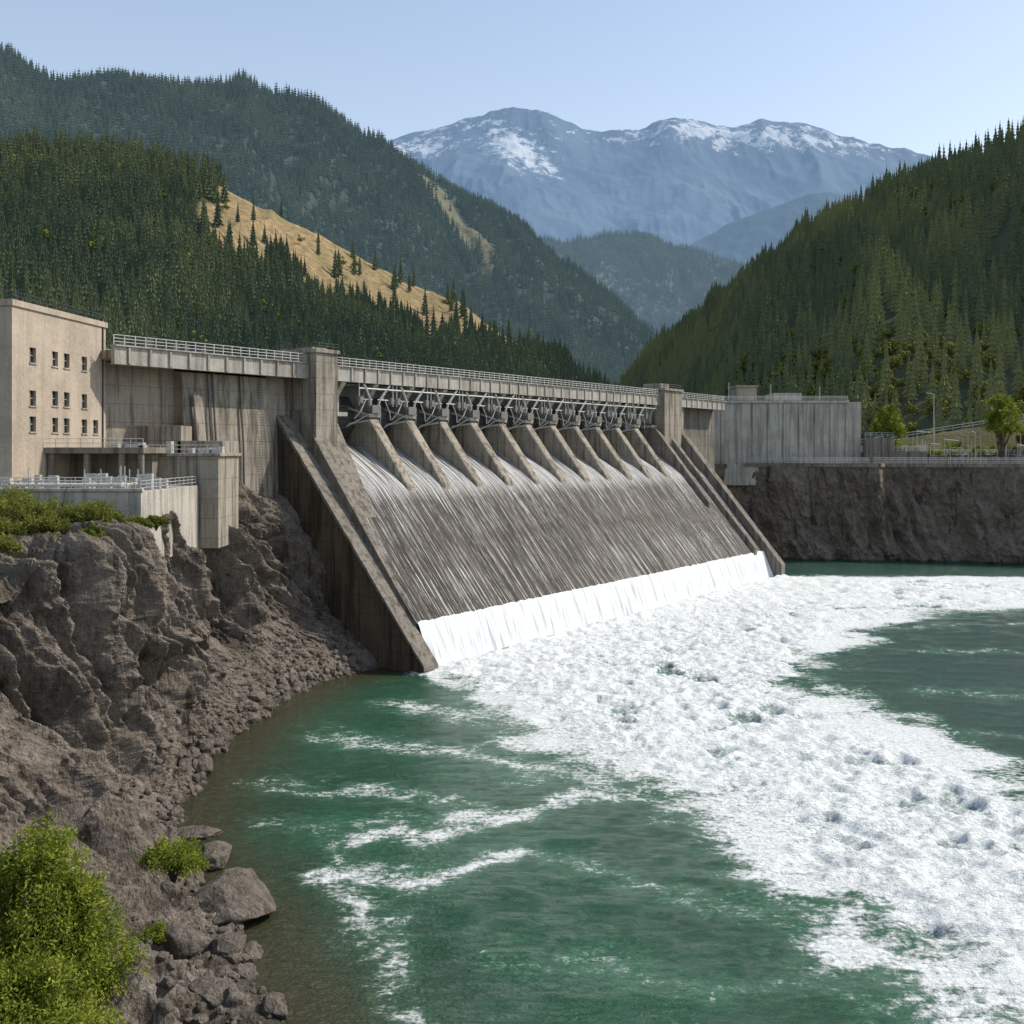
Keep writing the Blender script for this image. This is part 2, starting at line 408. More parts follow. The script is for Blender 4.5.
streaks=[([(-10,76),(-5,80.5),(0,83),(6,85),(11,86),(18,89)],2.2,.66),([(-14,69.8),(-9.1,69),(-5.1,71.4),(.6,75)],2.2,.64),
 ([(-10,67),(-8.6,62),(-7,57),(-5.5,52),(-5,45)],1.5,.60),([(-20,105),(-12.4,102),(-5.2,100),(2.4,92),(12,88)],3.6,.54),([(-22,91),(-15,88),(-7.9,85.7),(0,84)],3.0,.50),
 ([(-13,75),(-10,66),(-9,60)],2.2,.50),([(0,75),(10,68),(20,62)],2.6,.40),([(60,150),(80,147),(110,150)],2.5,.42),([(50,125),(70,120),(100,122)],2.5,.42),([(55,168),(80,172),(120,172)],2,.45),([(48,105),(62,103),(80,106)],2.2,.42),([(-12,118),(-2,112),(4,104)],4,.55),([(-20,80),(-15,78),(-10,80)],2.,.46),([(0,60),(12,56),(22,54)],2.2,.34)]
wx=(fbm(np.stack([X*.18,Y*.18,X*0+5],-1),4)-.5)*7; wy=(fbm(np.stack([X*.18,Y*.18,X*0+9],-1),4)-.5)*7
st=np.zeros_like(X)
for pl,w,k in streaks:
    st=np.maximum(st,k*np.exp(-(pl_dist(X+wx,Y+wy,pl)/w)**2))
foam=np.maximum(foam,st)
ax,ay=w2(0,-1);bx,by=w2(123,-1)
dt=pl_dist(X,Y,[(ax,ay),(bx,by)])
core=sstep(0,9,sd)
lump=1-np.abs(2*fbm(np.stack([X*.26+wx*.1,Y*.32,X*0+2],-1),5,.6)-1)
lump2=fbm(np.stack([X*.9,Y*1.1,X*0+4],-1),4)
H=core*((lump-.6)*1.3+(lump2-.5)*.7)+np.exp(-dt/3.5)*ins*(.4+1.6*(fbm(np.stack([X*.6,Y*.6,X*0],-1),3)-.3))
H+=(fbm(np.stack([X*.25,Y*.45,X*0+8],-1),3)-.5)*.22
pits=fbm(np.stack([X*.24+wx*.05,Y*.26,X*0+22],-1),3)
dip=sstep(.40,.25,pits)*core*sstep(10,25,dt)
H-=dip*.8
thin=fbm(np.stack([X*.10,Y*.07,X*0+31],-1),3)
foam=foam*(1-.20*sstep(.44,.32,thin))+.16*np.exp(-dt/8)*ins
shore=[(-7,20),(-9.5,42),(-12,52.5),(-17,62),(-25,75),(-28,86),(-28.8,96),(-28.6,107),(-27.5,118),(-25.5,128),(-18,138)]
sh=np.exp(-pl_dist(X,Y,shore)/6.5)
def waterm():
    m=M('river_water',.12,.30); p=m.pos(); fa=m.attr('foam'); sh=m.attr('shallow'); dp=m.attr('dip')
    n1=m.noise(m.map(p,(1,1.3,1)),.40,7,.68,1.2); n2=m.noise(p,2.2,6,.72,.6); n3=m.noise(m.map(p,(.35,1.3,1)),1.2,6,.70,1.4)
    nn=m.ma('ADD',m.ma('MULTIPLY',m.ma('SUBTRACT',n1,.5),1.15),m.ma('ADD',m.ma('MULTIPLY',m.ma('SUBTRACT',n2,.5),.95),m.ma('MULTIPLY',m.ma('SUBTRACT',n3,.5),.8)))
    k=m.ma('ADD',m.ma('SUBTRACT',m.ma('MULTIPLY',fa,1.04),m.ma('MULTIPLY',dp,.36)),nn)
    F=m.rng(k,.42,.78); G=m.rng(k,.05,.58)
    big=m.noise(p,.05,4,.6)
    X=m.xyz(p)
    base=m.mix(m.rng(big,.35,.65),(.010,.056,.028),(.015,.084,.042))
    base=m.mix(m.rng(X[0],22,60),base,(.013,.062,.046))
    base=m.mix(m.ma('MULTIPLY',G,.6),base,(.080,.21,.130))
    base=m.mix(m.ma('MULTIPLY',m.rng(sh,.10,.75),m.ma('SUBTRACT',1.,F)),base,(.042,.044,.020))
    fc=m.mix(m.rng(n2,.34,.58),(.52,.57,.57),(.82,.84,.83))
    col=m.mix(F,base,fc)
    col=m.mix(m.ma('MULTIPLY',m.rng(dp,.2,1),m.rng(n2,.4,.6,.7,.2)),col,(.30,.40,.39))
    m.bs('Base Color',col)
    m.bs('Roughness',m.rng(F,0,1,.12,.75))
    w1=m.noise(m.map(p,(.8,1.7,1)),1.0,5,.68,.6); w2_=m.noise(m.map(p,(.8,1.7,1)),4.5,3,.65)
    bh=m.ma('ADD',m.ma('MULTIPLY',w1,1.2),m.ma('ADD',m.ma('MULTIPLY',w2_,.5),m.ma('MULTIPLY',m.ma('MULTIPLY',n2,F),.6)))
    m.bs('Normal',m.bump(bh,.85,.40)); return m.m
new_mesh('river_water',np.stack([X,Y,H],-1).reshape(-1,3),gridfaces(len(xs),len(ys)),waterm(),None,True,
   attrs={'foam':foam.ravel(),'shallow':sh.ravel(),'dip':dip.ravel()})

# ---------------------------------------------------------------- CLIFF (left bank)
sec=[
[(-4,20,-3),(-7,20,0),(-12,20,1.5),(-18,20,3),(-25,20,5),(-33,22,14),(-38,24,21),(-50,25,23),(-120,30,25)],
[(-6,42,-3),(-9.5,42,0),(-14,43,1.2),(-19,44,2.2),(-26,46,4.5),(-34,48,12),(-39,51,20.5),(-52,55,23),(-120,60,25)],
[(-9,52,-3),(-12,52.5,0),(-16,53,.8),(-21,54,2),(-28,57,4.5),(-35,60,12),(-39,63,21),(-52,68,23),(-120,75,25)],
[(-13,61,-3),(-17,62,0),(-20,63,.8),(-24,64,2),(-30,67,4.5),(-35,70,12),(-37.5,73,21),(-52,80,23),(-120,90,25)],
[(-21,75,-3),(-25,75,0),(-27,76,1),(-29,77,3),(-32,78.5,7),(-34,80,14),(-35.2,82,21.5),(-50,88,23),(-120,100,25)],
[(-24.5,86,-3),(-28,86,0),(-29.8,86.5,1.5),(-32,87,4),(-33.8,88,9),(-34.6,89,15),(-35.2,91,22),(-50,97,23.5),(-120,108,25)],
[(-25,96,-3),(-28.8,96,0),(-31,96.5,2),(-33.5,97,5),(-35.2,98,11),(-36,99,17),(-36.6,101,22.3),(-50,106,23.5),(-120,115,25)],
[(-24.5,107,-3),(-28.6,107,0),(-31.5,107,2.5),(-34.2,107.5,6),(-36,108,12),(-37,109,18),(-38,111,23.3),(-50,114,24.5),(-120,120,25)],
[(-23,118,-3),(-27.5,118,0),(-30,118.5,2.5),(-32.5,119,7),(-35,120,13),(-37,121,19),(-39,122,24),(-52,124,25),(-120,128,26)],
[(-20,127,-3),(-25.5,128,0),(-28,129,3),(-31,130.5,8),(-34,132,14),(-37,133.5,20),(-40,135,24.5),(-54,140,25.5),(-120,150,26)],
[(-14,135,-3),(-18,138,0),(-21,141,4),(-25,144,9),(-29,147.5,15),(-33,150.5,20),(-38,154,24.5),(-56,160,26),(-120,170,28)],
[(-10,140,-3),(-14,143,0),(-17,146,4),(-21,149,9),(-25,152,15),(-29,155,20),(-34,158,24.5),(-52,165,26),(-120,180,28)]]
sec=np.array(sec,float)
nU,nV=820,380
vmap=np.concatenate([np.linspace(0,1,20,endpoint=False),np.linspace(1,6.3,310,endpoint=False),np.linspace(6.3,8,50)])
rows=[resample(sec[:,j],nU,16) for j in range(9)]
R=np.stack(rows,1)
iv=np.clip(np.floor(vmap).astype(int),0,7); fv=(vmap-iv)[None,:,None]
CP=R[:,iv]*(1-fv)+R[:,np.minimum(iv+1,8)]*fv
ker=np.hanning(15)[1:-1]; ker/=ker.sum()
pad=np.pad(CP,((0,0),(6,6),(0,0)),'edge'); CP2=sum(ker[k]*pad[:,k:k+nV] for k in range(13)); CP2[:,:2]=CP[:,:2]; CP=CP2
N=grid_normals(CP)
if N[nU//2,nV//2,0]<0: N=-N
N[...,2]*=.35; N/=np.linalg.norm(N,axis=2,keepdims=True)
face=(sstep(1.6,3.6,vmap)*(.35+.65*sstep(6.7,5.4,vmap))*sstep(7.6,6.6,vmap))[None,:]
face2=sstep(1.0,1.8,vmap)[None,:]*(1-face)
qx,qy,qz=CP[...,0],CP[...,1],CP[...,2]
wp=(fbm(np.stack([qy*.14,qz*.14,qx*0],-1),3)-.5)*2.2
al=qy+qz*.30+wp*1.8
big=1-ridged(np.stack([al*.085,qz*.012,qx*0+3.1],-1),2,.35)
med=1-ridged(np.stack([al*.24+wp*.3,qz*.055+wp*.25,qx*0+9.4],-1),2,.45)
sml=1-ridged(np.stack([al*.60+wp*.5,qz*.16+wp*.5,qx*0+5.4],-1),3,.5)
shp=ridged(np.stack([al*.9,qz*.4+al*.1,qx*.4+1.7],-1),4,.55)-.6
fin=fbm(CP*1.2,5,.6)-.5
D=face*((big-.42)*12+(med-.42)*7.5+(sml-.42)*3.2+shp*1.1+fin*.7)+face2*(fin*1.2+shp*.9+(sml-.42)*1.6+(med-.42)*1.5)
taper=sstep(0,1,np.clip((nU-1-np.arange(nU))/80,0,1))[:,None]*.8+.2
CP=CP+N*(D*taper)[...,None]
CP[...,0]+= (fbm(np.stack([CP[...,1]*.25,CP[...,1]*0,CP[...,2]*.2],-1),3)-.5)*2.2*sstep(.3,1.2,vmap)[None,:]*sstep(1,0,np.clip((CP[...,1]-120)/14,0,1))
crease_shade=np.clip(sstep(.26,.04,big)*.7+sstep(.24,.03,med)*.9+sstep(.18,.02,sml)*.5,0,1)*face  # mask for the shade painted into the cliff's creases
new_mesh('rocky_cliff',CP.reshape(-1,3),gridfaces(nU,nV)[:,::-1],ROCK,None,False,attrs={'crease_shade':crease_shade.ravel()})

ICO={}
def ico(sub):
    if sub not in ICO:
        bm=bmesh.new(); bmesh.ops.create_icosphere(bm,subdivisions=sub,radius=1); bm.verts.ensure_lookup_table()
        ICO[sub]=(np.array([v.co[:] for v in bm.verts]),[[v.index for v in f.verts] for f in bm.faces]); bm.free()
    return ICO[sub]
def rock_v(sub,r,seed,flat=.7):
    V,F=ico(sub); V=V.copy()
    for k in range(11):
        rr=np.random.default_rng(seed*31+k); d=rr.normal(size=3); d/=np.linalg.norm(d); c=.58+rr.random()*.25
        pr=V@d; V-=np.maximum(pr-c,0)[:,None]*d*.92
    V*=(1+.25*(fbm(V*1.3+seed,4)-.5)+.12*(fbm(V*5+seed,4)-.5))[:,None]
    rr=np.random.default_rng(seed); a=rr.random()*6.3
    V*=np.array([1,.65+.35*rr.random(),flat]); c,s=math.cos(a),math.sin(a)
    V=V@np.array([[c,s,0],[-s,c,0],[0,0,1]]); return V*r,F
vs=[];fsx=[];k0=0
for i in range(2400):
    u=int(rng.integers(0,nU-90)); v=int(20+abs(rng.normal())*60)
    if v>170: continue
    p=CP[u,v]
    if p[1]<40: continue
    r=.12+.42*rng.random()**3*(1.6 if v<60 else 1)
    if rng.random()<.03: r*=2.0
    V,F=rock_v(1 if r<.35 else 2,r,i,.75)
    vs.append(V+p+np.array([0,0,r*.15])); fsx+=[[q+k0 for q in f] for f in F]; k0+=len(V)
new_mesh('shore_rocks',np.concatenate(vs),fsx,BOULD)
def boulder(loc,r,seed,flat=.7,sc=(1,1,1)):
    V,F=rock_v(5,r,seed,flat); V*=np.array(sc); o=new_mesh('boulder',V,F,BOULD,None,True); o.location=loc; return o
boulder((-18.2,64.5,.9),3.3,5,.55,(1.1,.9,.95))
boulder((-16.3,54.2,.5),1.4,8); boulder((-12.6,53.3,.3),.95,9); boulder((-19.5,58.8,1.2),1.6,12,.7)
boulder((-24.6,78.2,.1),1.3,14,.3,(1.9,1,1)); boulder((-21.5,72.5,.6),1.6,15,.6)
boulder((-24,70,1.6),1.7,17,.7); boulder((-15.5,59.5,.1),.9,21,.6)

# ---------------------------------------------------------------- foliage shrubs
def shrub(name,loc,blobs,n,leaf,mat,trunk=True,seed=0,droop=.3,aspect=2.6):
    r=np.random.default_rng(seed); e=empty(name,loc)
    per=[bl[3]**2 for bl in blobs]; tot=sum(per)
    Vs=[];lr=[]
    for bl,pw in zip(blobs,per):
        m_=int(n*pw/tot); nc=max(6,int(m_/55))
        d=r.normal(size=(nc,3)); d/=np.linalg.norm(d,axis=1,keepdims=True); d[:,2]=np.abs(d[:,2])*1.0-.25*(r.random(nc))
        cc=d*(bl[3]*(.40+.75*r.random(nc)))[:,None]*np.array([1,1,bl[4]])+np.array(bl[:3])
        ci=r.integers(0,nc,m_); off=r.normal(size=(m_,3))*bl[3]*.11; off[:,2]*=1.3
        c=cc[ci]+off
        ax=r.normal(size=(m_,3)); out=c-np.array(bl[:3]); out/=np.linalg.norm(out,axis=1,keepdims=True)+1e-6
        ax=ax*.7+out*.8; ax[:,2]-=droop; ax/=np.linalg.norm(ax,axis=1,keepdims=True)
        sd_=np.cross(ax,r.normal(size=(m_,3))); sd_/=np.linalg.norm(sd_,axis=1,keepdims=True)
        L=leaf*(.6+.8*r.random(m_))[:,None]; W=L/aspect
        v=np.stack([c,c+ax*L*.5+sd_*W*.5,c+ax*L,c+ax*L*.5-sd_*W*.5],1).reshape(-1,3); Vs.append(v)
        lr.append(np.repeat(np.clip(r.random(nc)[ci]*.7+r.random(m_)*.3,0,1),4))
    V=np.concatenate(Vs); F=np.arange(len(V)).reshape(-1,4)
    new_mesh('leaves',V,F,mat,e,False,attrs={'lr':np.concatenate(lr)})
    if trunk:
        b=B()
        for bl in blobs:
            for _ in range(5):
                t=Vector(bl[:3])+Vector(r.normal(size=3))*bl[3]*.45
                mid=Vector((bl[0]*.35+r.normal()*.1,bl[1]*.35,bl[2]*.45))
                rr=.05*bl[3]+.02; b.tube([(0,0,-.6),mid,t],[rr*1.3,rr,rr*.25],5)
        b.make('stems',BARK,e)
    return e
shrub('willow_bush',(-22.3,48,1.8),[(0,0,6.0,2.4,1.1),(1.4,-.5,4.3,2.3,1.1),(-2,.5,4.8,2.4,1.1),(2.5,.3,2.6,1.8,1.1),(.2,-1.4,2.6,2.5,1.1),(-.4,0.2,8.3,1.6,1.2),(-3,-1,2.4,2.5,1),(1.5,0,6.4,1.2,1.2),(-1.8,0,7.2,1.4,1.2)],64000,.21,LEAF,True,3)
shrub('willow_bush',(-21.5,44,1.5),[(0,0,3.2,2.7,1.1),(2.0,-.3,2.0,2.0,1),(-2.4,.3,3.6,2.4,1),(1,0,4.6,1.4,1.1)],24000,.21,LEAF,True,4)
shrub('shrub',(-22.0,65.0,2.4),[(0,0,1.1,1.5,.8),(1.1,-.4,.6,1.1,.8),(-1,.2,.8,1.1,.8)],9000,.17,LEAF,True,5)
shrub('shrub',(-20.7,58,1.4),[(0,0,.5,.7,.8),(.6,0,.3,.5,.8)],2500,.14,LEAF,False,6)
for i,(x,y,z,r_) in enumerate([(-45.5,91,23.6,2.3),(-42,92,23.5,1.9),(-38.6,92.5,23.3,1.8),(-41.5,88.5,23,1.5),(-36.8,92.5,22.8,1.2),(-48,96,24,2.2),(-44,86,22.9,1.4),(-39.8,95,23.8,1.5),(-37,88.5,22.6,1.0),(-38.5,84,22.3,.8),(-41,80,22.4,1.0),(-36.8,98,22.8,1.0),(-37,104,22.8,.7)]):
    shrub('shrub',(x,y,z-.6),[(0,0,r_*.55,r_,.75),(r_*.8,.2,r_*.35,r_*.7,.7),(-r_*.8,-.2,r_*.4,r_*.7,.7)],5000,.24,LEAF2,True,30+i)

# ---------------------------------------------------------------- buildings left
bl=empty('powerhouse_building',(-54,108,24),-math.atan2(2,20))
b=B()
W=20.1; Hh=21.6
wins=[(y,z) for y in (3.9,8.4,10.9,14.9) for z in (8.9,12.,16.6) if not (z==12. and y==3.9)]+[(3.9,11.8),(17.6,8.9)]
ww,wh=.62,.85
yb=sorted(set([0,W]+[round(y-ww,3) for y,z in wins]+[round(y+ww,3) for y,z in wins]))
zb=sorted(set([0,Hh]+[round(z-wh,3) for y,z in wins]+[round(z+wh,3) for y,z in wins]))
g=B()
for i in range(len(yb)-1):
    for j in range(len(zb)-1):
        cy=(yb[i]+yb[i+1])/2; cz=(zb[j]+zb[j+1])/2
        hit=any(abs(cy-y)<ww and abs(cz-z)<wh for y,z in wins)
        if not hit: b.add([(0,yb[i],zb[j]),(0,yb[i+1],zb[j]),(0,yb[i+1],zb[j+1]),(0,yb[i],zb[j+1])],[(0,1,2,3)])
sill=B()
for y,z in wins:
    a,c,d,e=y-ww,y+ww,z-wh,z+wh; k=-.4
    b.add([(0,a,d),(0,c,d),(0,c,e),(0,a,e),(k,a,d),(k,c,d),(k,c,e),(k,a,e)],[(0,4,5,1),(1,5,6,2),(2,6,7,3),(3,7,4,0)])
    g.add([(k,a,d),(k,c,d),(k,c,e),(k,a,e)],[(0,1,2,3)])
    sill.box(.01,.14,a-.1,c+.1,d-.16,d-.01)
    sill.box(k+.01,k+.08,y-.04,y+.04,d,e); sill.box(k+.01,k+.08,a,y-.05,z-.03,z+.05); sill.box(k+.01,k+.08,y+.05,c,z-.03,z+.05)
D_=27
b.add([(0,0,0),(-D_,0,0),(-D_,0,Hh),(0,0,Hh)],[(0,1,2,3)][::-1]); b.add([(0,W,0),(-D_,W,0),(-D_,W,Hh),(0,W,Hh)],[(0,1,2,3)]); b.add([(-D_,0,0),(-D_,W,0),(-D_,W,Hh),(-D_,0,Hh)],[(0,1,2,3)])
b.make('walls',C_build,bl); g.make('window_panes',GLASS,bl); sill.make('window_frames',C_light,bl)
b=B(); b.box(-D_-.2,.2,-.2,.35,Hh+.002,Hh+.7); b.box(-D_-.2,.2,W-.35,W+.2,Hh+.002,Hh+.7); b.box(-.35,.2,.352,W-.352,Hh+.002,Hh+.7); b.box(-D_-.2,-D_+.35,.352,W-.352,Hh+.002,Hh+.7); b.make('parapet',C_build,bl,.04)
b=B(); b.add([(-D_,0,Hh),(0,0,Hh),(0,W,Hh),(-D_,W,Hh)],[(0,1,2,3)]); b.make('roof',ROOFG,bl)
b=B(); b.rail((0,.0,Hh+.7),(0,W,Hh+.7),.9,1.6,.04,2); b.rail((0,0,Hh+.7),(-D_,0,Hh+.7),.9,1.6,.04,2)
b.tube([(-2,14,Hh),(-2,14,Hh+4)],.06,5); b.tube([(-3,6,Hh),(-3,6,Hh+3)],.05,5); b.tube([(.12,19.2,0),(.12,19.2,Hh)],.09,6); b.make('roof_railing',STEELD,bl)

ter=empty('service_terrace',(0,0,0))
b=B(); b.box(-90,-38.2,103,121.9,18,25.7); b.box(-90,-38,102.8,103.4,25.71,26.05); b.make('retaining_wall',C_light,ter,.06)
b=B(); b.box(-50,-35.8,122,131,18,29.2); b.box(-50.2,-35.5,121.7,131.3,29.21,29.6); b.box(-41,-40.5,121.6,121.98,24,29.2); b.make('valve_house',C_main,ter,.06)
b=B(); b.box(-53.5,-42,114,121.6,29.6,30.3)
for x in (-53,-49,-45,-42.8):
    b.box(x,x+.6,114.3,114.9,25.7,29.59)
b.box(-53,-43,119.5,121.5,25.71,29.58)
b.make('canopy',C_gray,ter,.05)
b=B(); b.box(-52,-43.5,131.5,136,25,33.2); b.box(-44,-38,131.5,139,25,31.2); b.make('annex',C_main,ter,.06)
b=B()
b.rail((-90,103.1,26.05),(-38.3,103.1,26.05),1.1,1.4,.045,3); b.rail((-38.4,103.4,25.7),(-38.4,121.5,25.7),1.1,1.4,.045,3)
b.rail((-53.5,114.1,30.3),(-42.1,114.1,30.3),1.0,1.3,.045,2); b.rail((-50,121.9,29.6),(-35.7,121.9,29.6),1.,1.3,.045,2)
b.rail((-70,109,25.7),(-42,109,25.7),1.3,1.1,.05,4)
b.make('terrace_railing',STEEL,ter)
b=B()
for i in range(30):
    x=-56+17*random.random(); y=104.5+8*random.random(); b.box(x,x+.3+random.random(),y,y+.6,25.71,26.2+random.random()*1.3)
for i in range(12):
    x=-60+20*random.random(); y=104.2+4*random.random(); b.tube([(x,y,25.7),(x,y,27.8+random.random())],.06,5)
for i in range(8):
    x=-50+14*random.random(); b.box(x,x+.5+random.random(),124,125,29.61,30.2+random.random()*.9)
for y in (105,106.2,107.4): b.tube([(-60,y,26.3),(-41,y,26.3),(-41,y+3,26.3)],.18,7)
b.make('pipework',STEEL,ter,0)

# ---------------------------------------------------------------- right bank
rl=[(44,262,0),(62,284,0),(76,282,0),(100,272.5,0),(103,277,0),(130,270,0),(165,258,0),(260,235,0),(420,210,0)]
base=resample(rl,900,4)
nz_=130
vz=np.concatenate([np.linspace(-3,26,100),np.full(30,26.)])
back=np.concatenate([np.zeros(100),np.linspace(0,1,30)**1.5*80])
RP=np.zeros((900,nz_,3))
for j in range(nz_):
    RP[:,j,0]=base[:,0]; RP[:,j,1]=base[:,1]+back[j]+(26-vz[j])*-.16; RP[:,j,2]=vz[j]
rx,rz=RP[...,0],RP[...,2]
dd=(.55-ridged(np.stack([rx*.085+rz*.02,rx*0,rz*.02],-1),3,.5))*9+(ridged(np.stack([rx*.25+rz*.06,RP[...,1]*.02,rz*.12],-1),4,.6)-.6)*3.4+(fbm(RP*.5,4)-.5)*2.0+sstep(8,-1,rz)*(1.5+5*(fbm(RP*.35+9,4)-.3))
dd[:,100:]=0; dd[:,84:100]*=np.linspace(1,.1,16)
RP[...,1]-=dd
new_mesh('bank_cliff',RP.reshape(-1,3),gridfaces(900,nz_)[:,::-1],ROCKD)
b=B()
for i in range(5):
    (x0,y0,_),(x1,y1,_)=rl[i+1],rl[i+2]
    dx,dy=x1-x0,y1-y0; L=math.hypot(dx,dy); nx,ny=-dy/L,dx/L
    a0=(x0-nx*.5,y0-ny*.5);a1=(x1-nx*.5,y1-ny*.5);c0=(x0+nx*.6,y0+ny*.6);c1=(x1+nx*.6,y1+ny*.6)
    b.add([(*a0,25.3),(*a1,25.3),(*c1,25.3),(*c0,25.3),(*a0,26.3),(*a1,26.3),(*c1,26.3),(*c0,26.3)],[(0,3,2,1),(4,5,6,7),(0,1,5,4),(1,2,6,5),(2,3,7,6),(3,0,4,7)])
b.make('bank_kerb',C_gray)
rb=empty('abutment_block',(0,0,0))
b=B()
b.box(57,95,283,305,20,43.2); b.box(56.6,95.4,282.6,305.4,43.21,44.0)
b.box(95.42,99.5,285,302,20,43.6)
b.make('walls',C_light,rb,.12)
b=B()
for k in range(9): b.box(59+4.4*k,59.25+4.4*k,282.75,282.99,26,43.2)
b.make('wall_ribs',C_main,rb)
b=B(); b.box(65,71,290,298,44.02,48.2); b.box(64.6,71.4,289.6,298.4,48.21,48.7); b.make('gatehouse',C_main,rb,.06)
b=B(); b.box(76,84,290,300,44.02,46.5); b.make('roof_block',C_light,rb,.06)
b=B(); b.rail((57,283,44),(95,283,44),1.2,1.8,.07,3); b.rail((71,295,44),(71,305,44),1.1,1.8,.06,3)
for x in (62,74,88): b.tube([(x,286,44),(x,286,48+random.random()*2)],.09,5)
b.make('railing',STEEL,rb)
b=B(); b.box(99.6,118,284,300,20,29.5); b.box(99.62,108,283,283.98,20,33.5); b.box(118.02,180,290,291,24,28.2)
for k in range(10):
    x=120+6*k; b.box(x,x+2.0+random.random()*2,286,288.5,26,27.4+random.random()*1.8)
b.make('terrace_walls',C_gray,rb,.08)
b=B()
b.rail((99.6,284.2,29.5),(118,284.2,29.5),1.6,1.2,.08,4); b.rail((101,279.2,26),(220,250,26),1.8,1.6,.09,4); b.rail((118,290.3,28.2),(180,290.3,28.2),1.8,1.6,.09,4); b.rail((62,281,26.2),(98,274.5,26.2),1.6,1.6,.08,4)
b.rail((100,283.2,33.5),(108,283.2,33.5),1.4,1.6,.07,3)
for i in range(34):
    x=101+random.random()*60; y=284.5+random.random()*4; h=2+random.random()*5; b.tube([(x,y,26),(x,y,29+h)],.10,5)
    if i%3==0: b.tube([(x,y,28.5+h),(x+4,y,28.2+h)],.07,4)
b.make('fence',STEEL,rb)
SLOPE=groundm('embankment_grass',(.10,.10,.045),(.15,.13,.075),(.2,.16,.1),None,.08)
ex=np.linspace(100,260,90); ev=np.linspace(0,1,24); EX,EV=np.meshgrid(ex,ev,indexing='ij')
top=30+np.clip((EX-100)*.16,0,12); EZ=25.5+(top-25.5)*np.clip(EV*1.25,0,1); EY=293-(EX-100)*.10+EV*22
EZ=EZ+(fbm(np.stack([EX*.3,EY*.3,EX*0],-1),4)-.5)*1.2
new_mesh('embankment',np.stack([EX,EY,EZ],-1).reshape(-1,3),gridfaces(90,24),SLOPE,None,True)
b=B()
b.rail((104,313,30.8),(175,306,42),1.6,3,.10,2); b.make('road_guardrail',STEEL)
for (x,y,h) in ((121.5,288,20),(142,290,12),(109,286,10),(133,287,9)):
    e=empty('lamp_post',(x,y,26)); b=B(); b.tube([(0,0,-1),(0,0,h*.6),(0,0,h),(-1.2,0,h+.4)],[.22,.17,.12,.1],7); b.box(-2.2,-1.1,-.25,.25,h+.25,h+.5); b.box(-.4,.4,-.4,.4,-1,.6); b.make('pole',STEEL,e)
def small_tree(loc,h,seed,mat):
    r=h*.22
    return shrub('broadleaf_tree',loc,[(0,0,h*.62,r,1.2),(r*.5,0,h*.45,r*.75,1),(-r*.5,.3,h*.48,r*.8,1),(0,0,h*.82,r*.65,1.1)],7000,.55,mat,True,seed,.2,1.8)
small_tree((107.5,286,27.5),16,50,LEAF); small_tree((139,284,26.5),20,51,LEAF); small_tree((152,292,26.5),13,52,LEAF2)
for i in range(26):
    x=112+i*2.6+random.random()*2; y=289+random.random()*14; r_=1.6+random.random()*2.0
    shrub('shrub',(x,y,26.0+(y-289)*.28),[(0,0,r_*.5,r_,.8),(r_*.7,0,r_*.4,r_*.7,.8)],1500,.55,LEAF2 if i%3 else LEAF,False,60+i,.1,1.8)

# ---------------------------------------------------------------- hills
def hill(name,ridge,foot,nu,nv,mat,amp,gk=9,pexp=1.0,seed=0,rough=6,backdrop=.5,clearf=None,ridge_noise=0.,xy=None,shear=0.):
    r=resample(ridge,nu,nu//40); f=resample(foot,nu,nu//30)
    v=np.linspace(0,1+backdrop,nv); u=np.linspace(0,1,nu); U,V=np.meshgrid(u,v,indexing='ij')
    P=np.zeros((nu,nv,3)); Vc=np.minimum(V,1)
    for k in range(2): P[...,k]=f[:,k][:,None]+(r[:,k]-f[:,k])[:,None]*V
    hgt=(r[:,2]-f[:,2])[:,None]
    P[...,2]=f[:,2][:,None]+hgt*(Vc**pexp)-hgt*np.maximum(V-1,0)*1.0
    env=np.sin(np.pi*np.clip(Vc*.92,0,1))**.8
    if xy:
        q=np.stack([P[...,0]*xy,P[...,1]*xy*.6,P[...,0]*0+seed],-1)
        g=ridged(q+.5*fbm(q*1.3,3)[...,None],5,.45)-.6
        P[...,2]+=env*amp*g*2
    else:
        warp=(fbm(np.stack([U*4,V*3,U*0+seed],-1),3)-.5)*.10+V*shear
        g=ridged(np.stack([(U+warp)*gk,V*.7,U*0+seed],-1),3,.5)-.55
        g2=ridged(np.stack([(U+warp*2+V*.05)*gk*3,V*3,U*0+seed+4],-1),3,.5)-.55
        P[...,2]+=env*amp*(g*1.6+g2*.5)
    P[...,2]+=rough*(fbm(P[...,:3]*np.array([1,1,0])*(.012)+seed,4)-.5)*2*(.35+.65*env)
    if ridge_noise: P[...,2]+=ridge_noise*(fbm(np.stack([U*25,V*6,U*0+seed],-1),4)-.5)
    cl=clearf(U,V,P) if clearf else np.zeros_like(U)
    new_mesh(name,P.reshape(-1,3),gridfaces(nu,nv),mat,None,True,attrs={'clear':cl.ravel()})
    return P,U,V,cl
def nz2(U,V,k,s): return fbm(np.stack([U*k,V*k*.6,U*0+s],-1),4)-.5
def clL(U,V,P):
    n=nz2(U,V,22,3)
    m1=np.exp(-(((U-.50)/.075)**2))*sstep(.60,.76,V+n*.45)
    m2=np.exp(-(((U-.615)/.05)**2))*sstep(.76,.90,V+n*.45)
    m3=np.exp(-(((U-.735)/.075)**2))*sstep(.54,.74,V+n*.5)
    return np.clip((m1+m2+m3)*1.35-.25*sstep(.1,.2,nz2(U,V,40,13)),0,1)
ridgeL=[(-520,640,235),(-428,700,244),(-384,750,256),(-330,800,266),(-240,850,250),(-164,900,219),(-78,950,184),(8,980,130),(88,1000,80),(148,1000,48)]
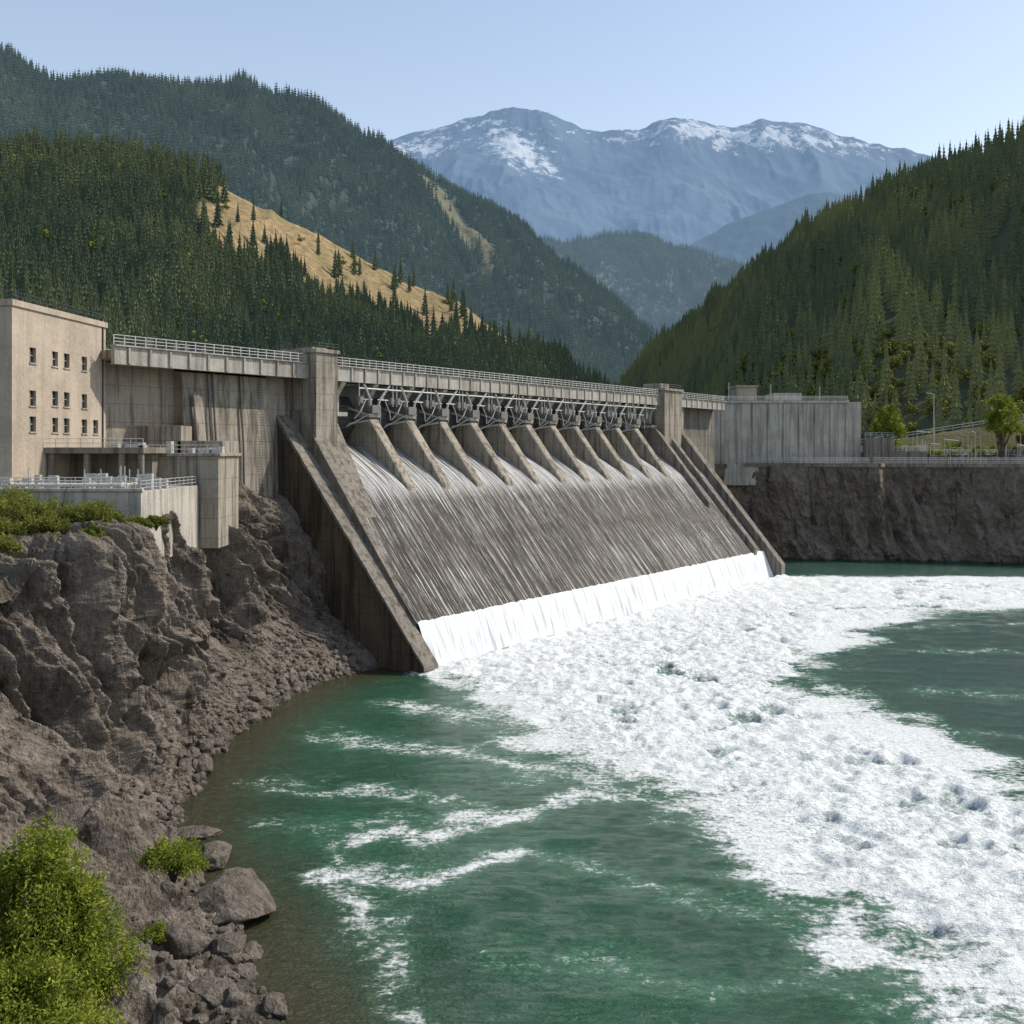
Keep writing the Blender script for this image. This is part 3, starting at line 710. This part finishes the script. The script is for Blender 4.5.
footL=[(-330,180,34),(-260,230,34),(-210,260,35),(-175,300,36),(-140,345,37),(-100,410,38),(-50,490,38),(25,580,38),(90,680,38),(150,800,38)]
PL=hill('forested_hill',ridgeL,footL,340,130,G_near,28,8,1.35,1,4,.5,clL)
ridgeR2=[(-1100,1400,600),(-918,1500,650),(-819,1600,660),(-713,1650,622),(-598,1700,648),(-485,1750,674),(-400,1800,664),(-318,1850,630),(-251,1900,594),(-121,1950,525),(36,2000,438),(139,2050,355),(269,2100,250),(395,2100,180),(480,2100,120)]
footR2=[(-900,500,120),(-800,600,120),(-700,700,120),(-600,780,110),(-500,860,100),(-400,940,95),(-300,1010,90),(-200,1060,80),(-100,1100,70),(0,1130,60),(90,1180,50),(180,1260,45),(270,1380,42),(350,1520,42),(430,1650,42)]
def clF(U,V,P):
    n=nz2(U,V,25,8); return np.clip(np.exp(-(((U-.605-(1-V)*.12)/.013)**2))*sstep(.50,.62,V+n*.3)*sstep(.97,.88,V)*1.2,0,1)
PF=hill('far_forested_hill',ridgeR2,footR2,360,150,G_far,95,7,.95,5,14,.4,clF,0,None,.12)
ridgeRt=[(520,560,330),(415,650,262),(358,700,238),(334,780,238),(304,850,226),(274,950,212),(239,1050,190),(205,1150,160),(160,1250,122),(114,1300,84)]
footRt=[(420,230,29),(300,270,29),(215,305,29),(160,335,29),(125,385,32),(108,460,36),(108,580,39),(118,740,40),(118,920,40),(105,1100,40)]
PR=hill('valley_side_hill',ridgeRt,footRt,340,130,G_near,46,7,.98,11,4,.5,None,0,None,-.14)
ridge3=[(-500,3600,500),(-120,4000,840),(100,4200,900),(300,4400,950),(450,4400,975),(650,4300,900),(850,4200,820),(1150,4200,760),(1500,4000,700)]
foot3=[(-500,2300,40),(-200,2400,40),(50,2450,40),(200,2500,40),(350,2500,40),(500,2500,40),(700,2500,40),(900,2500,40),(1200,2500,40)]
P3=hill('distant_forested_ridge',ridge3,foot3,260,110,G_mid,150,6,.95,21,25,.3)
ridge3b=[(260,2000,120),(330,2100,190),(430,2250,290),(560,2500,430),(720,2700,550),(900,2800,640),(1200,2800,700)]
foot3b=[(240,1500,42),(270,1550,42),(310,1600,42),(380,1650,42),(480,1700,42),(600,1750,42),(800,1750,42)]
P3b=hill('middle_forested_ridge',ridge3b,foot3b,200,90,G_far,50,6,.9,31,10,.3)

def mountm(name,c1,c2,snow,haze_glow):
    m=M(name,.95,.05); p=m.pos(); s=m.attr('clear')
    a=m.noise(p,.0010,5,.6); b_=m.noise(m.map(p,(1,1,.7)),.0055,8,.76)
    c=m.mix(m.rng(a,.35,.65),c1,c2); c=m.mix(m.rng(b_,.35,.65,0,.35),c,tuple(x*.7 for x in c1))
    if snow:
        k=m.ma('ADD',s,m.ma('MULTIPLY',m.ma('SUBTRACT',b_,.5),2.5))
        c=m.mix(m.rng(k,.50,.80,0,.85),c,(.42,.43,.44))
    m.bs('Base Color',c); m.bs('Emission Color',haze_glow); m.bs('Emission Strength',1.)  # haze baked in as blue glow, on rock colours already blued for distance
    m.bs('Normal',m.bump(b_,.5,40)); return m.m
def clM(U,V,P):
    x,z=P[...,0],P[...,2]
    s=.36*sstep(3300,4600,z)*sstep(.68,.95,V)
    s+=.80*np.exp(-((x-50-(4000-z)*.5)/470)**2)*np.exp(-((z-3800)/560)**2)
    s+=.55*np.exp(-((x+1250)/600)**2)*np.exp(-((z-4000)/350)**2)
    s+=.42*np.exp(-((x-2500)/1000)**2)*np.exp(-((z-4330)/300)**2)
    s+=.38*np.exp(-((x-4000)/1100)**2)*np.exp(-((z-4150)/300)**2)
    s-=.35*np.exp(-((x-150)/240)**2)*sstep(4400,4650,z)
    return np.clip(s,0,1)
mr=[(340,150),(400,140),(440,132),(480,115),(510,107),(540,115),(570,127),(610,136),(640,134),(670,120),(700,123),(730,126),(760,119),(800,121),(850,129),(900,144),(940,157),(1000,180),(1100,215)]
ridgeM=[((a-512)*14., 14000., 30+(450-c)*14.) for a,c in mr]
ridgeM=[(-5200,14000,3600),(-3600,14000,3900)]+ridgeM+[(11000,14000,2900)]
footM=[(x*.62,8300,200) for x,_,_ in ridgeM]
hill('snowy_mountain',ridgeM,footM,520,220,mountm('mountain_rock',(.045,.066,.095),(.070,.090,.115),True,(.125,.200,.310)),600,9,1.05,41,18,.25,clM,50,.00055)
ridge4=[(900,7000,1000),(1246,7000,1465),(1500,7000,1600),(1750,7000,1700),(1946,7000,1770),(2226,7000,1830),(2450,7000,1780),(2750,7000,1600),(3200,7000,1500)]
foot4=[(700,5000,100),(900,5000,100),(1100,5000,100),(1250,5000,100),(1400,5000,100),(1600,5000,100),(1800,5000,100),(2000,5000,100),(2400,5000,100)]
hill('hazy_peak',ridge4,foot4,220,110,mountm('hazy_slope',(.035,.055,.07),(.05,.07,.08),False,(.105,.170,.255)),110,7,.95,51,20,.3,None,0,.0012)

gm=groundm('valley_ground',(.06,.06,.035),(.09,.085,.05),(.2,.16,.1))
new_mesh('ground',[(-20000,-5000,-6),(20000,-5000,-6),(20000,20000,-6),(-20000,20000,-6)],[(0,1,2,3)],gm)
rm=M('reservoir_water',.1,.5); rm.bs('Base Color',(.02,.07,.06,1)); rm.bs('Normal',rm.bump(rm.noise(rm.pos(),.8,4),.3,.2))
p1=w2(-60,40);p2=w2(150,40)
new_mesh('reservoir',[(p1[0],p1[1],37.5),(p2[0],p2[1],37.5),(150,400,37.5),(160,1700,37.5),(500,2600,37.5),(-200,1500,37.5),(-300,300,37.5)],[(0,1,2,3,4,5,6)],rm.m)
# ---------------------------------------------------------------- forests
def conifer(name,mat,seed,h=22,r=3.2,layers=9):
    rr=np.random.default_rng(seed)
    b=B(); b.tube([(0,0,-1.5),(0,0,h*.5),(0,0,h*.97)],[.32,.2,.04],4)
    V=b.v;F=b.f
    for k in range(layers):
        f=k/(layers-1); z=h*(.10+.82*f); R=r*(1-f)**.85*(.80+.4*rr.random())+.2
        n=rr.integers(6,9)*2; k0=len(V); dz=h*.13*(1-.3*f)
        ph=rr.random()*6
        V.append((0,0,z+dz))
        for j in range(n):
            a=ph+j*2*math.pi/n+rr.normal()*.08; q=R*((.90+.4*rr.random()) if j%2 else (.42+.15*rr.random()))
            V.append((math.cos(a)*q,math.sin(a)*q,z-(.10*h*(1-f*.7))*(q/R)*.45+rr.normal()*.15))
        for j in range(n): F.append([k0,k0+1+j,k0+1+(j+1)%n])
    me=bpy.data.meshes.new(name); me.from_pydata([tuple(map(float,v)) for v in V],[],F); me.materials.append(mat)
    return bpy.data.objects.new(name,me)
def roundtree(name,mat,seed,h=13):
    rr=np.random.default_rng(seed); m_=420
    bc=rr.normal(size=(9,3))*np.array([1.6,1.6,1.8])+np.array([0,0,h*.6]); ci=rr.integers(0,9,m_)
    d=rr.normal(size=(m_,3)); d/=np.linalg.norm(d,axis=1,keepdims=True); c=bc[ci]+d*1.7
    a=np.cross(d,rr.normal(size=(m_,3))); a/=np.linalg.norm(a,axis=1,keepdims=True); e=np.cross(d,a)
    V=np.stack([c-a*.5,c+e*.5,c+a*.5,c-e*.5],1).reshape(-1,3)+rr.normal(size=(m_*4,3))*.1
    b=B(); b.tube([(0,0,-1),(0,0,h*.4),(0,0,h*.7)],[.3,.22,.08],5)
    k=len(b.v); F=b.f+(np.arange(m_*4).reshape(-1,4)+k).tolist(); V=b.v+V.tolist()
    me=bpy.data.meshes.new(name); me.from_pydata([tuple(map(float,v)) for v in V],[],F); me.materials.append(mat)
    return bpy.data.objects.new(name,me)
def coll(name,objs):
    c=bpy.data.collections.new(name)
    for o in objs: c.objects.link(o)
    return c
def forest(name,pts,sc,idx,c):
    n=len(pts); me=bpy.data.meshes.new(name); me.from_pydata(np.asarray(pts).tolist(),[],[])
    for nm,ty,d in (('sc','FLOAT',sc),('rz','FLOAT',rng.random(n)*6.28),('ti','INT',idx)):
        a=me.attributes.new(nm,ty,'POINT'); a.data.foreach_set('value',np.asarray(d,dtype=np.float32 if ty=='FLOAT' else np.int32))
    o=bpy.data.objects.new(name,me); scene.collection.objects.link(o)
    g=bpy.data.node_groups.new(name,'GeometryNodeTree')
    g.interface.new_socket(name='Geometry',in_out='INPUT',socket_type='NodeSocketGeometry'); g.interface.new_socket(name='Geometry',in_out='OUTPUT',socket_type='NodeSocketGeometry')
    N=g.nodes.new; gi=N('NodeGroupInput');go=N('NodeGroupOutput'); ip=N('GeometryNodeInstanceOnPoints'); ci=N('GeometryNodeCollectionInfo')
    ci.inputs['Collection'].default_value=c; ci.inputs['Separate Children'].default_value=True; ci.inputs['Reset Children'].default_value=True
    def na(nm,ty):
        q=N('GeometryNodeInputNamedAttribute'); q.data_type=ty; q.inputs['Name'].default_value=nm
        return [x for x in q.outputs if x.enabled and x.name=='Attribute'][0]
    cx=N('ShaderNodeCombineXYZ'); L=g.links.new
    L(na('rz','FLOAT'),cx.inputs[2]); L(gi.outputs[0],ip.inputs['Points']); L(ci.outputs[0],ip.inputs['Instance']); ip.inputs['Pick Instance'].default_value=True
    L(na('ti','INT'),ip.inputs['Instance Index']); L(cx.outputs[0],ip.inputs['Rotation']); L(na('sc','FLOAT'),ip.inputs['Scale']); L(ip.outputs[0],go.inputs[0])
    md=o.modifiers.new('forest','NODES'); md.node_group=g
    return o
def scatter(H,n,vmax=1.08,vmin=0.):
    P,U,V,cl=H; nu,nv=U.shape
    a=np.linalg.norm(np.cross(P[1:,:-1]-P[:-1,:-1],P[:-1,1:]-P[:-1,:-1])[...,:],axis=2)
    vv=V[:-1,:-1]; a=a*((vv<vmax)&(vv>=vmin)); a=a*np.where(cl[:-1,:-1]<.42,1,.03)
    dens=.55+.9*fbm(P[:-1,:-1]*.012,3); a=a*dens
    w=(a/a.sum()).ravel(); k=rng.choice(len(w),n,p=w); i=k//(nv-1); j=k%(nv-1); fu=rng.random(n)[:,None]; fv=rng.random(n)[:,None]
    return (P[i,j]*(1-fu)*(1-fv)+P[i+1,j]*fu*(1-fv)+P[i,j+1]*(1-fu)*fv+P[i+1,j+1]*fu*fv), V[i,j]
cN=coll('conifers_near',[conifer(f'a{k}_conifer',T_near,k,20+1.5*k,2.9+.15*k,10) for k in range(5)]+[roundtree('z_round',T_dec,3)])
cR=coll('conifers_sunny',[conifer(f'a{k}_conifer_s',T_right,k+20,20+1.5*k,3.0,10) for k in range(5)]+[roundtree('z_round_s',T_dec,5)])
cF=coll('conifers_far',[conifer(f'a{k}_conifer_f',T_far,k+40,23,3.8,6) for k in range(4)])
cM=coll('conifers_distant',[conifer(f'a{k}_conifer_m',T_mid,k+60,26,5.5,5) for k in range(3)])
def place(name,H,n,c,ncon,s0,s1,pr=0,vlow=.15,vmin=0.):
    p,v=scatter(H,n,1.08,vmin); m_=len(p); sc=s0+(s1-s0)*rng.random(m_)
    grp=fbm(p*.02,2); sc*=.75+.5*grp
    idx=rng.integers(0,ncon,m_)
    if pr:
        rd=rng.random(m_)< pr*np.where(v<vlow,6,1); idx=np.where(rd,ncon,idx)
    return forest(name,p,sc,idx,c)
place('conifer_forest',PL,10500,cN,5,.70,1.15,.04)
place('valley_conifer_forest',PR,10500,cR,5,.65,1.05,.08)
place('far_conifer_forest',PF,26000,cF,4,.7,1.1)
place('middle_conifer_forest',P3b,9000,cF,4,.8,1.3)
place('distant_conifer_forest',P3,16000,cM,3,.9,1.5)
# ---------------------------------------------------------------- sky, sun, camera
w=bpy.data.worlds.new('World'); scene.world=w; w.use_nodes=True; nt=w.node_tree
sky=nt.nodes.new('ShaderNodeTexSky'); sky.sky_type='NISHITA'; sky.sun_disc=False
el=math.radians(46); sx,sy=.90,.27; nl=math.hypot(sx,sy); sx/=nl; sy/=nl
sky.sun_elevation=el; sky.sun_rotation=math.atan2(sx,sy); sky.air_density=1.0; sky.dust_density=1.6; sky.ozone_density=1.2; sky.altitude=300
bg=nt.nodes['Background']
tc=nt.nodes.new('ShaderNodeTexCoord'); sp=nt.nodes.new('ShaderNodeSeparateXYZ'); nt.links.new(tc.outputs['Generated'],sp.inputs[0])
cr=nt.nodes.new('ShaderNodeValToRGB'); nt.links.new(sp.outputs[2],cr.inputs[0]); e=cr.color_ramp.elements
e[0].position=0.; e[0].color=(.98,.93,.76,1); e[1].position=1.; e[1].color=(.15,.20,.28,1)
q=e.new(.40); q.color=(.54,.63,.69,1); q=e.new(.20); q.color=(.80,.82,.75,1)
ad=nt.nodes.new('ShaderNodeVectorMath'); ad.operation='MULTIPLY_ADD'; nt.links.new(cr.outputs[0],ad.inputs[0]); ad.inputs[1].default_value=(3.0,3.0,3.0); nt.links.new(sky.outputs[0],ad.inputs[2])
nt.links.new(ad.outputs[0],bg.inputs[0]); bg.inputs[1].default_value=.135
sl=bpy.data.lights.new('sun','SUN'); sl.energy=4.5; sl.angle=math.radians(.5); sl.color=(1,.93,.81)
so=bpy.data.objects.new('sun',sl); scene.collection.objects.link(so)
so.rotation_euler=Vector((sx*math.cos(el),sy*math.cos(el),math.sin(el))).to_track_quat('Z','Y').to_euler()
cd=bpy.data.cameras.new('camera'); co=bpy.data.objects.new('camera',cd); scene.collection.objects.link(co); scene.camera=co
co.location=(0,0,30); co.rotation_euler=(math.radians(90),0,0); cd.lens=35.16; cd.sensor_width=36; cd.shift_y=-62/1024; cd.clip_end=60000; cd.clip_start=.5
scene.view_settings.view_transform='Standard'; scene.view_settings.look='None'; scene.view_settings.exposure=0
